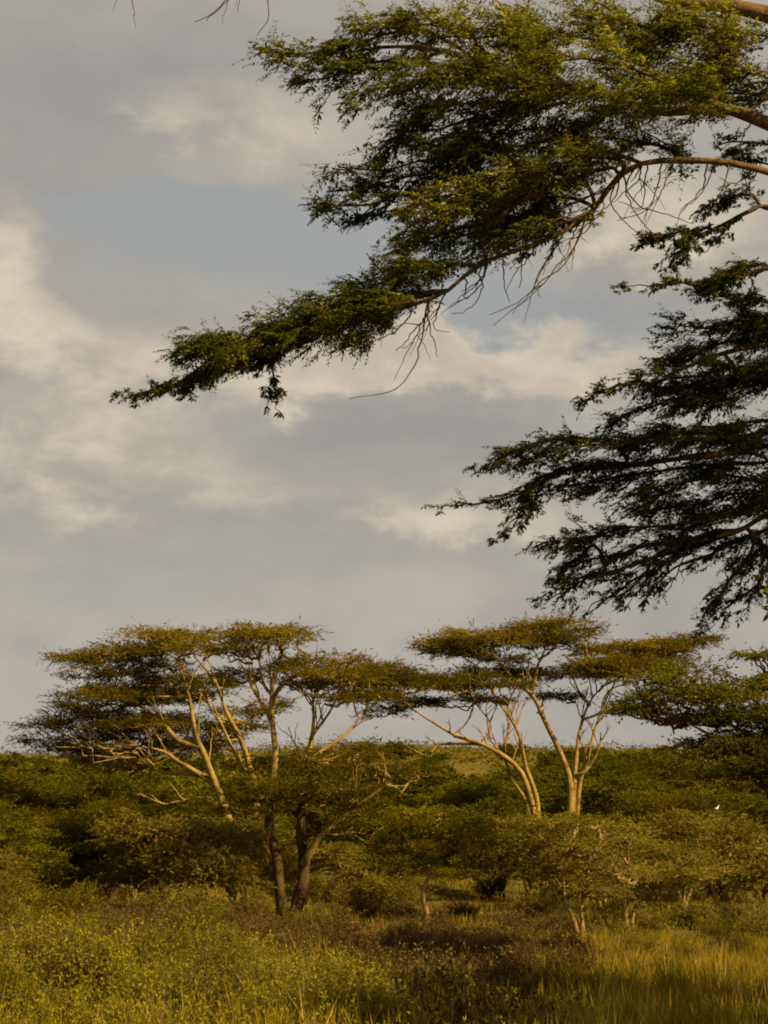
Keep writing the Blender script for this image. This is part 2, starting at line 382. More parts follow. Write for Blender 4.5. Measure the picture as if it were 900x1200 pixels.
# ------------------------------------------------------------------ big fever trees traced limb by limb
def fever_tree(name, label, base_px, D, stems, limbs, pads, leafmat, barkmat, ll=.20, lw=.034, dens=1.0, group=None, trunkmat=None, tb=.55, sl=.8):
    bx = (base_px - 450) / F * D
    base = np.array([bx, D, float(ground(bx, D)) - .08])
    root = thing(name, label, 'tree', base, group)
    ends = []

    def line3(pts, n, g0=True, spread=0.):
        out = []
        k = len(pts); dd = spread
        for i_, p_ in enumerate(pts):
            off = (p_[2] if len(p_) > 2 else dd * (i_ / max(k - 1, 1)))
            out.append(W(p_[0], p_[1], D + off))
        if g0: out[0] = base + np.array([out[0][0] - bx, 0, 0]) * .6
        return gnarl(smooth_line(out, n), .03 + .02 * PXM(D))

    tb_ = Buf()
    for pts, w0, w1, sp_ in stems:
        ln = line3(pts, 26, True, sp_); r = np.linspace(1, 0, 26) ** .8 * (w0 - w1 * .4) * .42 * PXM(D) + w1 * .16 * PXM(D)
        r[:3] *= np.array([1.35, 1.15, 1.05]); r = r * (1 + rng.normal(0, .05, 26))
        ends.append(ln)
        if trunkmat is None: tb_.tube(ln, r, 9)
        else:                                  # dark bark low down stands in for the crown's shade, pale bark above
            cut = int(np.argmax(ln[:, 2] > W(0, 935, D)[2])); tb_.tube(ln[:cut + 1], r[:cut + 1], 9)
            ub_ = Buf(); ub_.tube(ln[cut:], r[cut:] * .97, 9); ub_.build('limb', barkmat, root, base, True)
    tb_.build('trunk', trunkmat or barkmat, root, base, True)
    for pts, w0, w1, sp_ in limbs:
        lb = Buf(); ln = line3(pts, 18, False, sp_)
        st = np.vstack(ends[:len(stems)]); st = st[(st[:, 2] < ln[0, 2] + .05) & (st[:, 2] > base[2] + .6)]
        if len(st):                            # grow the limb out of the stem it belongs to
            j_ = st[np.argmin(np.linalg.norm((st - ln[0]) * np.array([1, 1, .8]), axis=1))]
            if np.linalg.norm(j_ - ln[0]) > .12: ln = smooth_line(np.vstack([j_, ln[::4], ln[-1:]]), 18)
        r = np.interp(np.linspace(0, 1, 18), [0, .6, 1], [w0, w1 * 1.1, w1 * .35]) * .42 * PXM(D) * (1 + rng.normal(0, .06, 18))
        lb.tube(ln, r, 7); lb.build('limb', barkmat, root, base, True); ends.append(ln)
    tw = Buf(); pb = []
    small = .32 if len(pads) < 9 and D < 80 else 1.0
    ztop = max(W(q[0], q[1], D)[2] for q in pads) - .15
    for ln in list(ends):                      # secondary forks rising from the upper stems and limbs
        m_ = len(ln); span = np.linalg.norm(ln[-1] - ln[0])
        for q in range(3 + int(span > 5) * 3):
            i_ = int(rng.integers(int(m_ * (.55 if m_ > 20 else .35)), m_ - 1)); tan = norm(ln[i_] - ln[i_ - 2])
            d_ = norm(tan * .7 + rnd(1)[0] * np.array([.9, .9, .25]) + np.array([0, 0, .55])); Lf = rng.uniform(.7, 1.7) * small
            tt = np.linspace(0, 1, 9)[:, None]
            fk = ln[i_] + d_ * Lf * tt + np.array([0, 0, .18]) * Lf * tt ** 2 + np.cumsum(rng.normal(0, .022, (9, 3)), 0) * (tt > 0)
            if fk[-1, 2] + .25 * Lf > ztop: continue
            tw.tube(fk, np.linspace(.048, .018, 9) * (.5 + .5 * small), 6); ends.append(fk)
            for w_ in range(2):
                d2 = norm(d_ + rnd(1)[0] * np.array([.9, .9, .35])); f2 = fk[5 + w_] + d2 * Lf * .6 * np.linspace(0, 1, 6)[:, None] + rng.normal(0, .015, (6, 3)); f2[0] = fk[5 + w_]
                tw.tube(f2, np.linspace(.024, .009, 6) * (.5 + .5 * small), 5); ends.append(f2)
    allp = np.vstack(ends)
    for q in pads:
        px, py, rx, ry = q[:4]; off = q[4] if len(q) > 4 else rng.uniform(-1.5, 1.5); tq = q[5] if len(q) > 5 else tb  # per-pad tint: sunlit tops coloured lighter, shaded lower layers darker
        k = PXM(D + off); c_ = W(px, py, D + off); rx_, rz_ = rx * k, ry * k * .8
        ry_ = max(min(rx_ * 1.1, 3.4), .9)
        cand = allp[allp[:, 2] < c_[2] - .1]
        if len(cand) == 0: cand = allp
        d_ = np.linalg.norm((cand - c_) * np.array([1, 1, 1.2]), axis=1); att = cand[np.argmin(d_)]
        ns = int((50 + 55 * rx_ * ry_ * (1 + .5 * rz_)) * dens)
        lf = Buf(); mini = 3 + int(rx_ > 1.6)
        for q_ in range(mini):                 # each layer is several overlapping sprays at slightly different heights
            o3 = np.array([rx_ * ((q_ + .5) / mini * 2 - 1) * .62 + rng.normal(0, .12) * rx_, ry_ * rng.uniform(-.5, .5), rz_ * rng.normal(0, .55)])
            o3[2] -= rz_ * .7 * (o3[0] / rx_) ** 2
            att = cand[np.argsort(np.linalg.norm((cand - c_ - o3) * np.array([1, 1, 1.2]), axis=1))[int(rng.integers(0, min(9, len(cand))))]]
            pad(lf, tw, c_ + o3, rx_ * rng.uniform(.36, .58), ry_ * rng.uniform(.45, .65), rz_ * rng.uniform(.35, .7), int(ns * 1.05 / mini), ll * 1.05, lw * 1.12, att, 6, 2, sl, tq + rng.normal(0, .05), rad=.034)
        pb.append(lf)
    cr = tw.build('crown', barkmat, root, base, False, 'stuff')
    for lf in pb: lf.build('foliage', leafmat, cr, base, False, 'stuff')
    return root


# main tree with the two dark stems
fever_tree('fever_tree', 'tall fever tree with two dark stems splitting low and a pale upright limb', 337, 75,
    [([(332, 1088), (329, 1050), (324, 1005), (316, 970), (318, 930), (322, 885), (319, 850), (318, 815), (322, 790), (331, 768), (333, 750)], 17, 4, -.5),
     ([(345, 1088), (350, 1050), (356, 1020), (352, 970), (355, 925), (360, 892), (366, 860), (367, 835), (366, 815)], 20, 4, .8)],
    [([(318, 845), (310, 828), (296, 805), (287, 790), (282, 778)], 8, 4, -.8),
     ([(319, 822), (332, 800), (345, 793), (362, 790), (390, 797), (402, 800)], 7, 3, .5),
     ([(319, 815), (308, 800), (305, 780), (300, 765)], 6, 3, .8),
     ([(366, 862), (380, 845), (390, 830), (396, 815), (404, 806)], 6, 3, -.6), ([(367, 830), (358, 815), (348, 806), (342, 800)], 4, 2, .3), ([(366, 822), (374, 808), (386, 800)], 4, 2, -.3),
     ([(356, 1012), (362, 996), (385, 972), (405, 955), (432, 935), (452, 920), (470, 900)], 12, 5, -1.5),
     ([(362, 892), (385, 875), (408, 855), (425, 838), (440, 822)], 8, 3, 1.0),
     ([(322, 1012), (312, 990), (298, 975)], 6, 2, -1.0)],
    [(303, 742, 48, 14, 0, .72), (278, 760, 42, 11, 1), (332, 752, 36, 12, -1, .7), (370, 772, 42, 11, .5), (402, 787, 42, 11, 0), (386, 803, 26, 5, .5, .4), (352, 800, 22, 4, 0, .4), (438, 815, 30, 7, 1, .4), (396, 815, 22, 4, -.6, .4), (360, 785, 38, 8, -1.2), (288, 790, 26, 8, 1.5, .4),
     (330, 918, 62, 16, -1.5, .28), (290, 938, 52, 13, -2.0, .22), (372, 925, 55, 15, -1.6, .35), (400, 905, 45, 12, .5, .45), (340, 900, 45, 12, 1.5, .4), (430, 955, 45, 14, 0, .4), (460, 905, 45, 12, .5, .5), (420, 880, 36, 9, 1, .45)],
    M['fever_leaf'], M['bark_fever'], trunkmat=M['bark_dark'])
# the pale many-limbed tree just behind it
fever_tree('fever_tree', 'broad fever tree with long pale leaning limbs and layers reaching over the low scrub', 282, 86,
    [([(282, 1062), (276, 1000), (262, 945), (250, 912), (240, 885), (228, 858), (223, 822), (216, 795), (207, 772)], 15, 5, -.5),
     ([(288, 1062), (296, 1000), (300, 940), (294, 905), (283, 868), (266, 835), (255, 805), (246, 790), (232, 773)], 14, 4, .6),
     ([(286, 1062), (292, 1000), (293, 935), (284, 900), (268, 868), (256, 842), (249, 824)], 12, 5, 1.2)],
    [([(242, 913), (222, 899), (205, 889), (190, 879), (168, 876)], 9, 4, -1), ([(188, 905), (177, 893), (168, 884), (160, 872)], 7, 3, -.5),
     ([(210, 868), (190, 848), (172, 833), (150, 815)], 9, 5, .8), ([(223, 825), (200, 806), (180, 803), (150, 806), (128, 812)], 6, 3, .5),
     ([(216, 795), (212, 775), (200, 768), (190, 762)], 6, 3, 0), ([(150, 815), (130, 800), (122, 785), (112, 775)], 5, 2, 0),
     ([(208, 772), (222, 765), (235, 770)], 5, 3, .4), ([(224, 850), (214, 880), (206, 890)], 4, 2, .4), ([(262, 946), (240, 932), (225, 936), (205, 939), (183, 943)], 6, 3, -.6)],
    [(92, 767, 38, 6, 0, .6), (130, 765, 50, 9, .5, .62), (122, 783, 48, 11, 0, .3), (203, 747, 56, 13, 0, .75), (165, 760, 45, 10, 1), (235, 755, 36, 10, -1, .7), (220, 800, 55, 10, 3, .4), (255, 852, 50, 13, 4, .5), (205, 872, 66, 12, 4, .5), (135, 882, 58, 12, 4, .45), (80, 872, 45, 10, 3, .35), (185, 780, 40, 9, 1.5, .3),
     (128, 818, 62, 14, 0, .5), (95, 834, 50, 12, .5, .35), (58, 849, 26, 6, 0, .25), (160, 812, 55, 13, 1, .4), (185, 815, 55, 10, 2, .35), (200, 842, 60, 14, 2.5, .5), (150, 850, 60, 14, 1, .45), (245, 805, 34, 8, 2, .35), (300, 830, 40, 8, 3, .55), (120, 858, 50, 10, 1.5, .35)],
    M['fever_leaf'], M['bark_fever'])
# the tall open tree of the right-hand pair
fever_tree('fever_tree', 'tall open fever tree whose pale trunk forks into a V of bare limbs', 668, 105,
    [([(666, 1030), (667, 970), (668, 918), (657, 882), (641, 850), (626, 817), (604, 798), (586, 776), (560, 756)], 13, 3, -.8),
     ([(670, 1030), (670, 968), (672, 908), (677, 872), (683, 842), (691, 822), (706, 804)], 11, 3, .8),
     ([(672, 1030), (675, 975), (680, 915), (690, 882), (698, 856), (706, 832), (714, 812), (722, 798)], 10, 3, 1.6)],
    [([(622, 812), (628, 792), (633, 775), (641, 757), (640, 742)], 8, 3, .5), ([(684, 905), (698, 886), (704, 866), (703, 858)], 6, 4, .3), ([(690, 824), (680, 812), (676, 805)], 7, 4, .4),
     ([(586, 776), (572, 765), (566, 752)], 4, 2, 0), ([(706, 804), (735, 790), (760, 776)], 4, 2, 0), ([(703, 835), (712, 812), (745, 795)], 4, 2, .5)],
    [(568, 748, 56, 9, 0, .7), (528, 758, 32, 6, .5, .6), (642, 733, 38, 10, 0, .72), (608, 743, 40, 8, 1, .6), (555, 766, 46, 9, 0, .35), (600, 790, 48, 6, 1.5, .3), (640, 752, 40, 7, -.5, .45), (675, 742, 22, 5, 0, .5),
     (752, 760, 50, 12, 0, .72), (728, 780, 58, 11, -.5, .6), (792, 756, 30, 5, .5, .6), (815, 749, 20, 3, 0, .5), (700, 785, 45, 8, 1, .4), (765, 775, 46, 10, .6, .55), (645, 815, 20, 3, 1, .2), (700, 760, 26, 6, 1.5, .5)],
    M['fever_leaf'], M['bark_fever'], ll=.25, lw=.042, sl=1.0)
# its left partner with the limb reaching sideways
fever_tree('fever_tree', 'leaning fever tree with a long sideways limb carrying a dark flat crown', 624, 98,
    [([(622, 1035), (626, 985), (624, 945), (612, 908), (592, 889), (562, 871), (532, 862), (505, 846), (478, 826)], 11, 4, -1.2),
     ([(626, 1035), (630, 985), (629, 938), (616, 895), (609, 868), (598, 842), (582, 820), (569, 800)], 10, 3, .6),
     ([(620, 1035), (622, 985), (616, 940), (603, 916), (596, 900), (590, 880), (596, 860), (593, 835), (590, 815)], 8, 3, 1.4)],
    [([(515, 872), (500, 884), (476, 893)], 6, 3, -.4), ([(532, 862), (548, 845), (556, 828), (552, 810)], 4, 2, .5), ([(598, 842), (592, 822), (575, 812)], 4, 2, 0), ([(478, 826), (460, 812), (445, 800)], 4, 2, 0),
     ([(562, 871), (575, 855), (566, 835)], 4, 2, .7)],
    [(450, 787, 56, 12, 0, .5), (480, 795, 52, 11, -.8, .4), (425, 797, 34, 11, .5, .35), (437, 820, 34, 12, 0, .25), (515, 800, 40, 11, .6, .35), (545, 800, 34, 9, 0, .35), (566, 820, 26, 6, 1, .4), (500, 822, 28, 8, 1, .3), (590, 803, 30, 6, 0, .35)],
    M['fever_leaf'], M['bark_fever'], ll=.23, lw=.040, sl=.9)
# dark green tree at the right edge
fever_tree('acacia_tree', 'dense dark green acacia with a broad drooping crown beside the open V-forked tree', 935, 68,
    [([(935, 1090), (925, 1010), (908, 950), (890, 900), (870, 860), (860, 830)], 18, 6, 0), ([(938, 1090), (930, 1000), (905, 930), (915, 860), (920, 820)], 14, 5, .8)],
    [([(884, 900), (850, 872), (815, 852), (790, 838), (765, 828)], 8, 3, -.8), ([(866, 855), (835, 835), (812, 818)], 6, 3, 1), ([(905, 930), (870, 910), (840, 900)], 6, 3, -1)],
    [(800, 795, 58, 14, 0, .62), (770, 818, 50, 13, -.6, .5), (745, 832, 28, 8, 0, .35), (838, 808, 55, 15, .5, .5), (870, 835, 58, 18, 0, .35), (895, 770, 26, 5, 0, .45), (905, 800, 50, 16, 1, .4), (815, 840, 46, 11, .8, .35), (890, 870, 52, 18, -.5, .25), (850, 865, 50, 13, 1, .3),
     (885, 905, 45, 14, 0, .2), (935, 850, 60, 22, 0, .4), (940, 800, 50, 16, 0, .5), (925, 910, 46, 16, 0, .3), (850, 885, 40, 10, -1, .25)],
    M['green_leaf'], M['bark_dark'], ll=.15, lw=.045, dens=1.25, sl=.7)

# smaller trees in front
fever_tree('acacia_tree', 'feathery young acacia with thin orange trunks standing at the edge of the shaded grass', 676, 52,
    [([(676, 1112), (672, 1080), (664, 1055), (660, 1030), (652, 1005)], 8, 3, -.3), ([(680, 1112), (682, 1078), (684, 1045), (690, 1015), (700, 995)], 7, 3, .4)],
    [([(664, 1055), (650, 1030), (625, 1005), (605, 990)], 5, 2, 0), ([(684, 1045), (705, 1030), (730, 1018)], 4, 2, 0)],
    [(640, 985, 50, 14, 0, .2), (605, 990, 34, 10, .3, .2), (675, 968, 50, 14, 0, .6), (700, 990, 48, 15, -.5, .6), (660, 1008, 50, 13, .5, .5), (722, 1018, 45, 13, 0, .55), (690, 1035, 40, 11, 0, .55), (630, 1020, 30, 9, .4, .35)],
    M['grey_leaf'], M['bark_orange'], ll=.11, lw=.022, dens=1.15, sl=.5)
fever_tree('acacia_tree', 'spreading low acacia with pale yellow stem beside the feathery young one', 735, 58,
    [([(735, 1098), (733, 1070), (731, 1050), (738, 1030), (750, 1012)], 9, 3, 0), ([(738, 1098), (742, 1068), (755, 1045), (780, 1025)], 6, 3, .5)],
    [([(731, 1052), (715, 1040), (700, 1035)], 5, 2, 0)],
    [(745, 1012, 52, 12, 0, .6), (790, 1010, 58, 12, 0, .55), (710, 1035, 36, 10, -.4, .2), (770, 1032, 48, 12, .5, .4), (830, 1022, 45, 11, .4, .55), (735, 1040, 30, 9, .4, .25)],
    M['grey_leaf'], M['bark_fever'], ll=.12, lw=.024, dens=1.1, sl=.55)
fever_tree('acacia_tree', 'slender acacia with a crooked orange stem standing by the small clearing', 500, 72,
    [([(498, 1092), (500, 1065), (496, 1045), (505, 1020), (514, 1000), (522, 985)], 8, 3, 0)],
    [([(505, 1020), (490, 1000), (475, 985)], 4, 2, 0), ([(516, 998), (535, 985), (550, 980)], 4, 2, .5)],
    [(530, 972, 50, 14, 0, .5), (480, 975, 46, 12, .6, .5), (505, 958, 44, 10, 0, .55), (560, 985, 38, 10, 0, .5), (455, 1000, 36, 10, .5, .35), (480, 1010, 30, 8, 0, .4)],
    M['green_leaf'], M['bark_orange'], ll=.13, lw=.036, dens=1.2, sl=.6)


# ------------------------------------------------------------------ scrub prototypes and copies
def copy_tree(o_, loc, rz, s_, label=None, group=None):
    r_ = o_.copy(); COL.objects.link(r_); r_.location = loc; r_.rotation_euler = (0, 0, rz); r_.scale = s_
    if label: r_['label'] = label
    if group: r_['group'] = group
    for ch in o_.children:
        c_ = ch.copy(); COL.objects.link(c_); c_.parent = r_
        for g_ in ch.children:
            d_ = g_.copy(); COL.objects.link(d_); d_.parent = c_
    return r_


def low_tree(h, w, npad, leafmat, barkmat, ll, lw, dens, tb, name='low_acacia', cat='tree', stems=3, flat=.16, low=.35):
    root = thing(name, 'x', cat, (0, 0, 0))
    t_ = Buf(); ends = []
    for k in range(stems):
        a = k * 2.1 + rng.uniform(0, 1); r = w * rng.uniform(.15, .32)
        ln = gnarl(smooth_line([(rng.normal(0, .08), rng.normal(0, .08), -.1), (r * .25 * math.cos(a), r * .25 * math.sin(a), h * .25), (r * .7 * math.cos(a), r * .7 * math.sin(a), h * .5), (r * math.cos(a), r * math.sin(a), h * .8)], 14), .04)
        t_.tube(ln, np.linspace(.028 * h, .008 * h, 14), 6); ends.append(ln)
    t_.build('trunk', barkmat, root, smooth=True)
    E_ = np.vstack(ends); tw = Buf(); lf = Buf()
    for k in range(npad):
        f = (k + .5) / npad; a = rng.uniform(0, 6.28); r = w * .5 * rng.uniform(.05, .75) * (1 - .35 * f)
        rr = w * rng.uniform(.2, .34)
        c_ = np.array([r * math.cos(a), r * math.sin(a), h * (low + (.94 - low) * f)])
        cand = E_[E_[:, 2] < c_[2] + .05]; att = cand[np.argmin(np.linalg.norm(cand - c_, axis=1))]
        pad(lf, tw, c_, rr, rr * rng.uniform(.8, 1.2), h * flat * rng.uniform(.5, .9), int(dens * (20 + 45 * rr * rr)), ll, lw, att, 6, 2, max(.45, h * .12), tb + rng.normal(0, .05), rad=.02)
    cr = tw.build('crown', barkmat, root, kind='stuff')
    lf.build('foliage', leafmat, cr, kind='stuff')
    return root


def bush(h, w, leafmat, n, ll, lw, tb, name, bare=.0):
    root = thing(name, 'x', 'shrub', (0, 0, 0))
    st = Buf(); lf = Buf(); k = 26
    a = rng.uniform(0, 6.28, k); r = np.sqrt(rng.uniform(.02, 1, k)) * w * .42
    e = np.stack([r * np.cos(a), r * np.sin(a), h * rng.uniform(.5, .92, k) * (1 - .35 * (r / (w * .5)) ** 2)], 1)
    t = np.linspace(0, 1, 5)[None, :, None]
    Pl = e[:, None] * t; Pl[:, :, 2] += h * .15 * np.sin(np.pi * t[..., 0]); Pl += rng.normal(0, .03, Pl.shape) * t; Pl[:, 0, 2] = -.08
    st.tubes(Pl, np.linspace(1, .3, 5)[None] * np.full((k, 1), .02 * h), 4)
    q = rng.integers(0, k, n); f = rng.uniform(.35, 1.05, n)[:, None]
    P = e[q] * f + rng.normal(0, 1, (n, 3)) * np.array([w, w, h]) * .07; P[:, 2] = np.maximum(P[:, 2], .05)
    Dr = norm(norm(P) * .7 + rnd(n) * .7 + np.array([0, 0, .2]))
    tint = tb + rng.normal(0, .2, k)[q]
    shoots(lf, st, P, Dr, rng.uniform(.2, .45, n) * max(1, h * .5), 6, 2, ll, lw, -.1, tint, .3, .005, .1, .7)
    st.build('stem', M['twig'], root, kind='stuff'); lf.build('foliage', leafmat, root, kind='stuff')
    return root


used = set()


def put(proto, px, D, s_=1.0, label=None, group=None, sz=None):
    x = (px - 450) / F * D
    loc = (x, D, float(ground(x, D)) - .03)
    sc_ = (s_, s_, s_ * (sz or rng.uniform(.85, 1.15)))
    rz = rng.uniform(0, 6.28)
    if id(proto) not in used:
        used.add(id(proto)); proto.location = loc; proto.rotation_euler = (0, 0, rz); proto.scale = sc_
        proto['label'] = label; proto['group'] = group
        return proto
    return copy_tree(proto, loc, rz, sc_, label, group)


G1 = low_tree(5.0, 8.0, 11, M['green_leaf'], M['bark_dark'], .19, .055, 1.5, .42)
G2 = low_tree(4.2, 7.0, 9, M['green_leaf'], M['bark_dark'], .19, .055, 1.5, .55)
G3 = low_tree(5.6, 7.5, 10, M['fever_leaf'], M['bark_fever'], .19, .05, 1.3, .42, low=.42)
G4 = low_tree(3.6, 5.5, 8, M['grey_leaf'], M['bark_orange'], .16, .04, 1.6, .48)
F1 = low_tree(4.2, 8.0, 8, M['green_leaf'], M['bark_dark'], .34, .12, .55, .45, flat=.2)
F2 = low_tree(3.6, 7.0, 7, M['fever_leaf'], M['bark_dark'], .34, .12, .55, .38, flat=.2)
B1 = bush(1.5, 2.4, M['grey_leaf'], 420, .10, .03, .5, 'grey_bush')
B2 = bush(1.1, 2.2, M['dry_leaf'], 420, .09, .022, .5, 'dry_bush')
B3 = bush(1.7, 2.6, M['green_leaf'], 460, .11, .035, .5, 'green_bush')
LAB = {id(G1): ('low spreading acacia with dense dark green layers in the scrub belt', 'dark green acacias in the scrub belt'),
       id(G2): ('low acacia with lighter green flat layers in the scrub belt', 'light green acacias in the scrub belt'),
       id(G3): ('small olive brown fever tree with pale stems among the scrub', 'small fever trees among the scrub'),
       id(G4): ('small grey green thorn tree with thin orange stems among the scrub', 'grey thorn trees among the scrub'),
       id(F1): ('distant dark green acacia on the far slope', 'green acacias on the far slope'),
       id(F2): ('distant olive brown acacia on the far slope', 'brown acacias on the far slope'),
       id(B1): ('grey green thorn bush on the open grass below the trees', 'grey thorn bushes'),
       id(B2): ('dry brown leafless looking bush in the grass', 'dry brown bushes'),
       id(B3): ('dark leafy bush beneath the acacias', 'dark leafy bushes')}


ANCH = [(337, 75, 'the two dark stems'), (262, 86, 'the pale leaning limbs'), (668, 105, 'the V-forked trunk'), (600, 98, 'the long sideways limb'), (900, 68, 'the dense dark green acacia'), (676, 52, 'the thin orange trunks'),
        (735, 58, 'the pale yellow stem'), (500, 72, 'the crooked orange stem'), (575, 88, 'the fallen bough in the clearing'), (110, 60, 'the heap of leafy bushes')]


def P_(pr, px, D, s_=1.0, sz=None):
    lab, grp = LAB[id(pr)]
    if D < 118 and px > -20 and px < 915:
        a = min(ANCH, key=lambda q: abs(q[0] - px) + 1.5 * abs(q[1] - D))
        rel = 'behind' if D > a[1] + 5 else ('in front of' if D < a[1] - 5 else 'beside')
        if a[2].startswith('the heap'): rel = 'behind'
        lab = lab.split(' in the ')[0].split(' among ')[0].split(' on the ')[0].split(' beneath ')[0] + ' ' + rel + ' ' + a[2]
        if s_ < .85: lab = 'small ' + lab.replace('small ', '')
    return put(pr, px, D, s_, lab, grp, sz=sz)


# hand-placed scrub belt, then a scatter up the slope behind
for a in [(G1, 25, 92, 1.15), (G2, 95, 100, 1.1), (G1, 150, 108, 1.2), (G3, 60, 112, 1.1), (G2, 215, 104, 1.1), (G1, 10, 78, .85), (G1, 70, 82, .8), (G4, 185, 79, .95), (G2, 130, 88, .9),
          (G1, 250, 96, .95), (G4, 205, 75, 1.1), (G1, 240, 80, .85), (G4, 268, 79, 1.1), (G2, 295, 83, .9), (G4, 610, 90, 1.1), (G2, 665, 92, 1.0), (G1, 585, 96, .85), (G4, 700, 84, 1.0), (G4, 410, 88, .9), (G2, 450, 98, .95), (G1, 520, 112, 1.0), (G2, 560, 120, 1.1), (G4, 440, 80, .8), (G3, 380, 118, 1.0), (G2, 330, 112, 1.1), (G1, 420, 110, 1.0),
          (G4, 790, 80, .95), (G3, 110, 84, .75), (G3, 30, 88, .8), (G3, 420, 92, .75), (G3, 470, 88, .6), (G3, 790, 90, .75), (G3, 860, 96, .8), (G3, 165, 92, .8), (G2, 840, 90, 1.1), (G1, 880, 82, 1.0), (G2, 770, 100, 1.1), (G1, 720, 118, 1.1), (G4, 700, 90, .9), (G2, 905, 105, 1.2), (G1, 640, 125, 1.1), (G3, 820, 120, 1.1),
          (G4, -30, 70, .9), (G2, -60, 95, 1.1), (G1, -120, 100, 1.2), (G2, 990, 95, 1.1), (G1, 1040, 110, 1.2), (G4, 960, 76, .9), (G2, 600, 140, 1.2), (G1, 480, 135, 1.1)]:
    P_(a[0], a[1] + rng.normal(0, 4), a[2], a[3])
for a in [(B2, 150, 64, 1.0), (B2, 180, 66, 1.0), (B2, 120, 62, .9), (B2, 215, 68, 1.0), (B1, 240, 70, 1.1), (B1, 200, 73, 1.2), (B1, 280, 72, 1.0), (B3, 40, 66, 1.0), (B3, 90, 70, .9), (B1, 20, 60, .9), (B3, -20, 64, 1.1),
          (B2, 300, 71, .9), (B1, 395, 73, .9), (B2, 430, 74, .9), (B2, 465, 76, .9), (B1, 420, 79, 1.0), (B2, 520, 78, .8), (B2, 545, 76, .8), (B3, 450, 82, 1.0), (B1, 620, 70, .9), (B1, 760, 62, .9), (B3, 700, 60, .7), (B2, 655, 56, .8), (B2, 600, 60, .8), (B1, 860, 66, 1.0), (B1, 800, 68, .9), (B3, 640, 84, 1.0), (B1, 570, 92, .9),
          (B2, 340, 69, .8), (B2, 275, 66, .8), (B1, 905, 60, .9), (B2, 400, 50, .9), (B2, 440, 47, .8), (B2, 480, 44, .8), (B2, 530, 42, .7), (B2, 575, 40, .7), (B2, 620, 38, .65), (B2, 655, 36, .6), (B2, 560, 47, .8), (B2, 610, 45, .8), (B2, 500, 51, .9), (B2, 660, 44, .7), (B2, 590, 33, .45), (B2, 5, 42, .8), (B3, 50, 44, .75), (B2, 95, 41, .75), (B2, 140, 45, .9), (B2, 185, 42, .7), (B3, 225, 46, .7), (B2, 265, 43, .7), (B2, 310, 46, .75), (B2, 350, 43, .6), (B3, 120, 48, .8), (B2, -35, 46, .9), (B2, 385, 46, .65), (B1, 740, 46, .55), (B1, 800, 42, .5), (B2, 850, 47, .6), (B1, 880, 38, .4), (B2, 770, 36, .35), (B3, 830, 52, .6), (B1, 720, 52, .6), (B2, 900, 44, .5), (B2, 60, 52, 1.0), (B2, 110, 54, 1.0), (B2, 160, 51, 1.05), (B2, 205, 53, 1.0), (B2, 250, 55, .9), (B3, 15, 54, .9), (B3, 85, 57, .9), (B2, 300, 56, .8), (B2, 345, 54, .8), (B3, 230, 59, .8), (B1, 370, 58, .8), (B3, -25, 52, .9), (B2, 640, 31, .45)]:
    P_(a[0], a[1] + rng.normal(0, 4), a[2], a[3])
P_(G4, 841, 74, 1.25, sz=1.0)
n_far = 0
for k in range(1400):
    D = math.exp(rng.uniform(math.log(122), math.log(300))); px = rng.uniform(-330, 1230)
    x = (px - 450) / F * D
    if 150 < D < 330 and math.sin(x * .05 + D * .021) + .7 * math.sin(x * .11 - D * .037) < -.35: continue   # open grass gaps
    P_(F1 if rng.uniform() < .6 else F2, px, D, rng.uniform(.55, 1.15) * (1 if D < 200 else .7)); n_far += 1
    if n_far >= 260: break

# low bush cover running up to the ridge, read as one mass
n = 12500; D_ = np.exp(rng.uniform(math.log(118), math.log(520), n)); x = rng.uniform(-1, 1, n) * (D_ * .34 + 20)
kp = np.sin(x * .05 + D_ * .021) + .7 * np.sin(x * .11 - D_ * .037) + rng.normal(0, .35, n) > -.75; x, D_ = x[kp], D_[kp]; n = len(x)
lf = Buf(); hb0 = rng.uniform(.4, 1.5, n) * (1 + 1.3 * np.clip(np.sin(x * .13 + 1.2 * np.sin(D_ * .05)) * np.sin(x * .047 + D_ * .03), 0, 1)); per = 6
P = np.repeat(np.stack([x, D_, ground(x, D_)], 1), per, 0) + rng.normal(0, 1, (n * per, 3)) * np.array([1.0, 1.0, 0]); P[:, 2] += np.repeat(hb0, per) * rng.uniform(.05, 1, n * per)
lf.leaves(P, norm(rnd(n * per) * np.array([1, 1, .5])), norm(rnd(n * per) + np.array([0, 0, .6])), .75 * rng.uniform(.6, 1.3, n * per), .26, np.repeat(.5 + rng.normal(0, .22, n), per) + rng.normal(0, .1, n * per))
tag(lf.build('far_scrub', M['fever_leaf'], kind='stuff'), 'olive bush cover on the far rising ground up to the ridge', 'scrub')

# ------------------------------------------------------------------ near acacia reaching in from the right
ND = 10.5
NX, NY = 4.3, 11.5
nb = np.array([NX, NY, float(ground(NX, NY)) - .1])
near = thing('acacia_tree', 'large overhanging acacia with long feathery green boughs stretching across the sky', 'tree', nb)
t_ = Buf()
tl = gnarl(smooth_line([nb, nb + [.1, 0, 1.0], nb + [-.05, .1, 2.2], nb + [.12, 0, 3.6], nb + [.1, -.1, 4.8], nb + [.2, 0, 6.0], nb + [.15, .1, 7.2]], 40), .05)
t_.tube(tl, np.linspace(.27, .08, 40) * (1 + .5 * np.exp(-np.linspace(0, 14, 40))), 12)
t_.build('trunk', M['bark_near'], near, nb, True)


def trunk_at(z):
    return tl[np.argmin(np.abs(tl[:, 2] - z))]


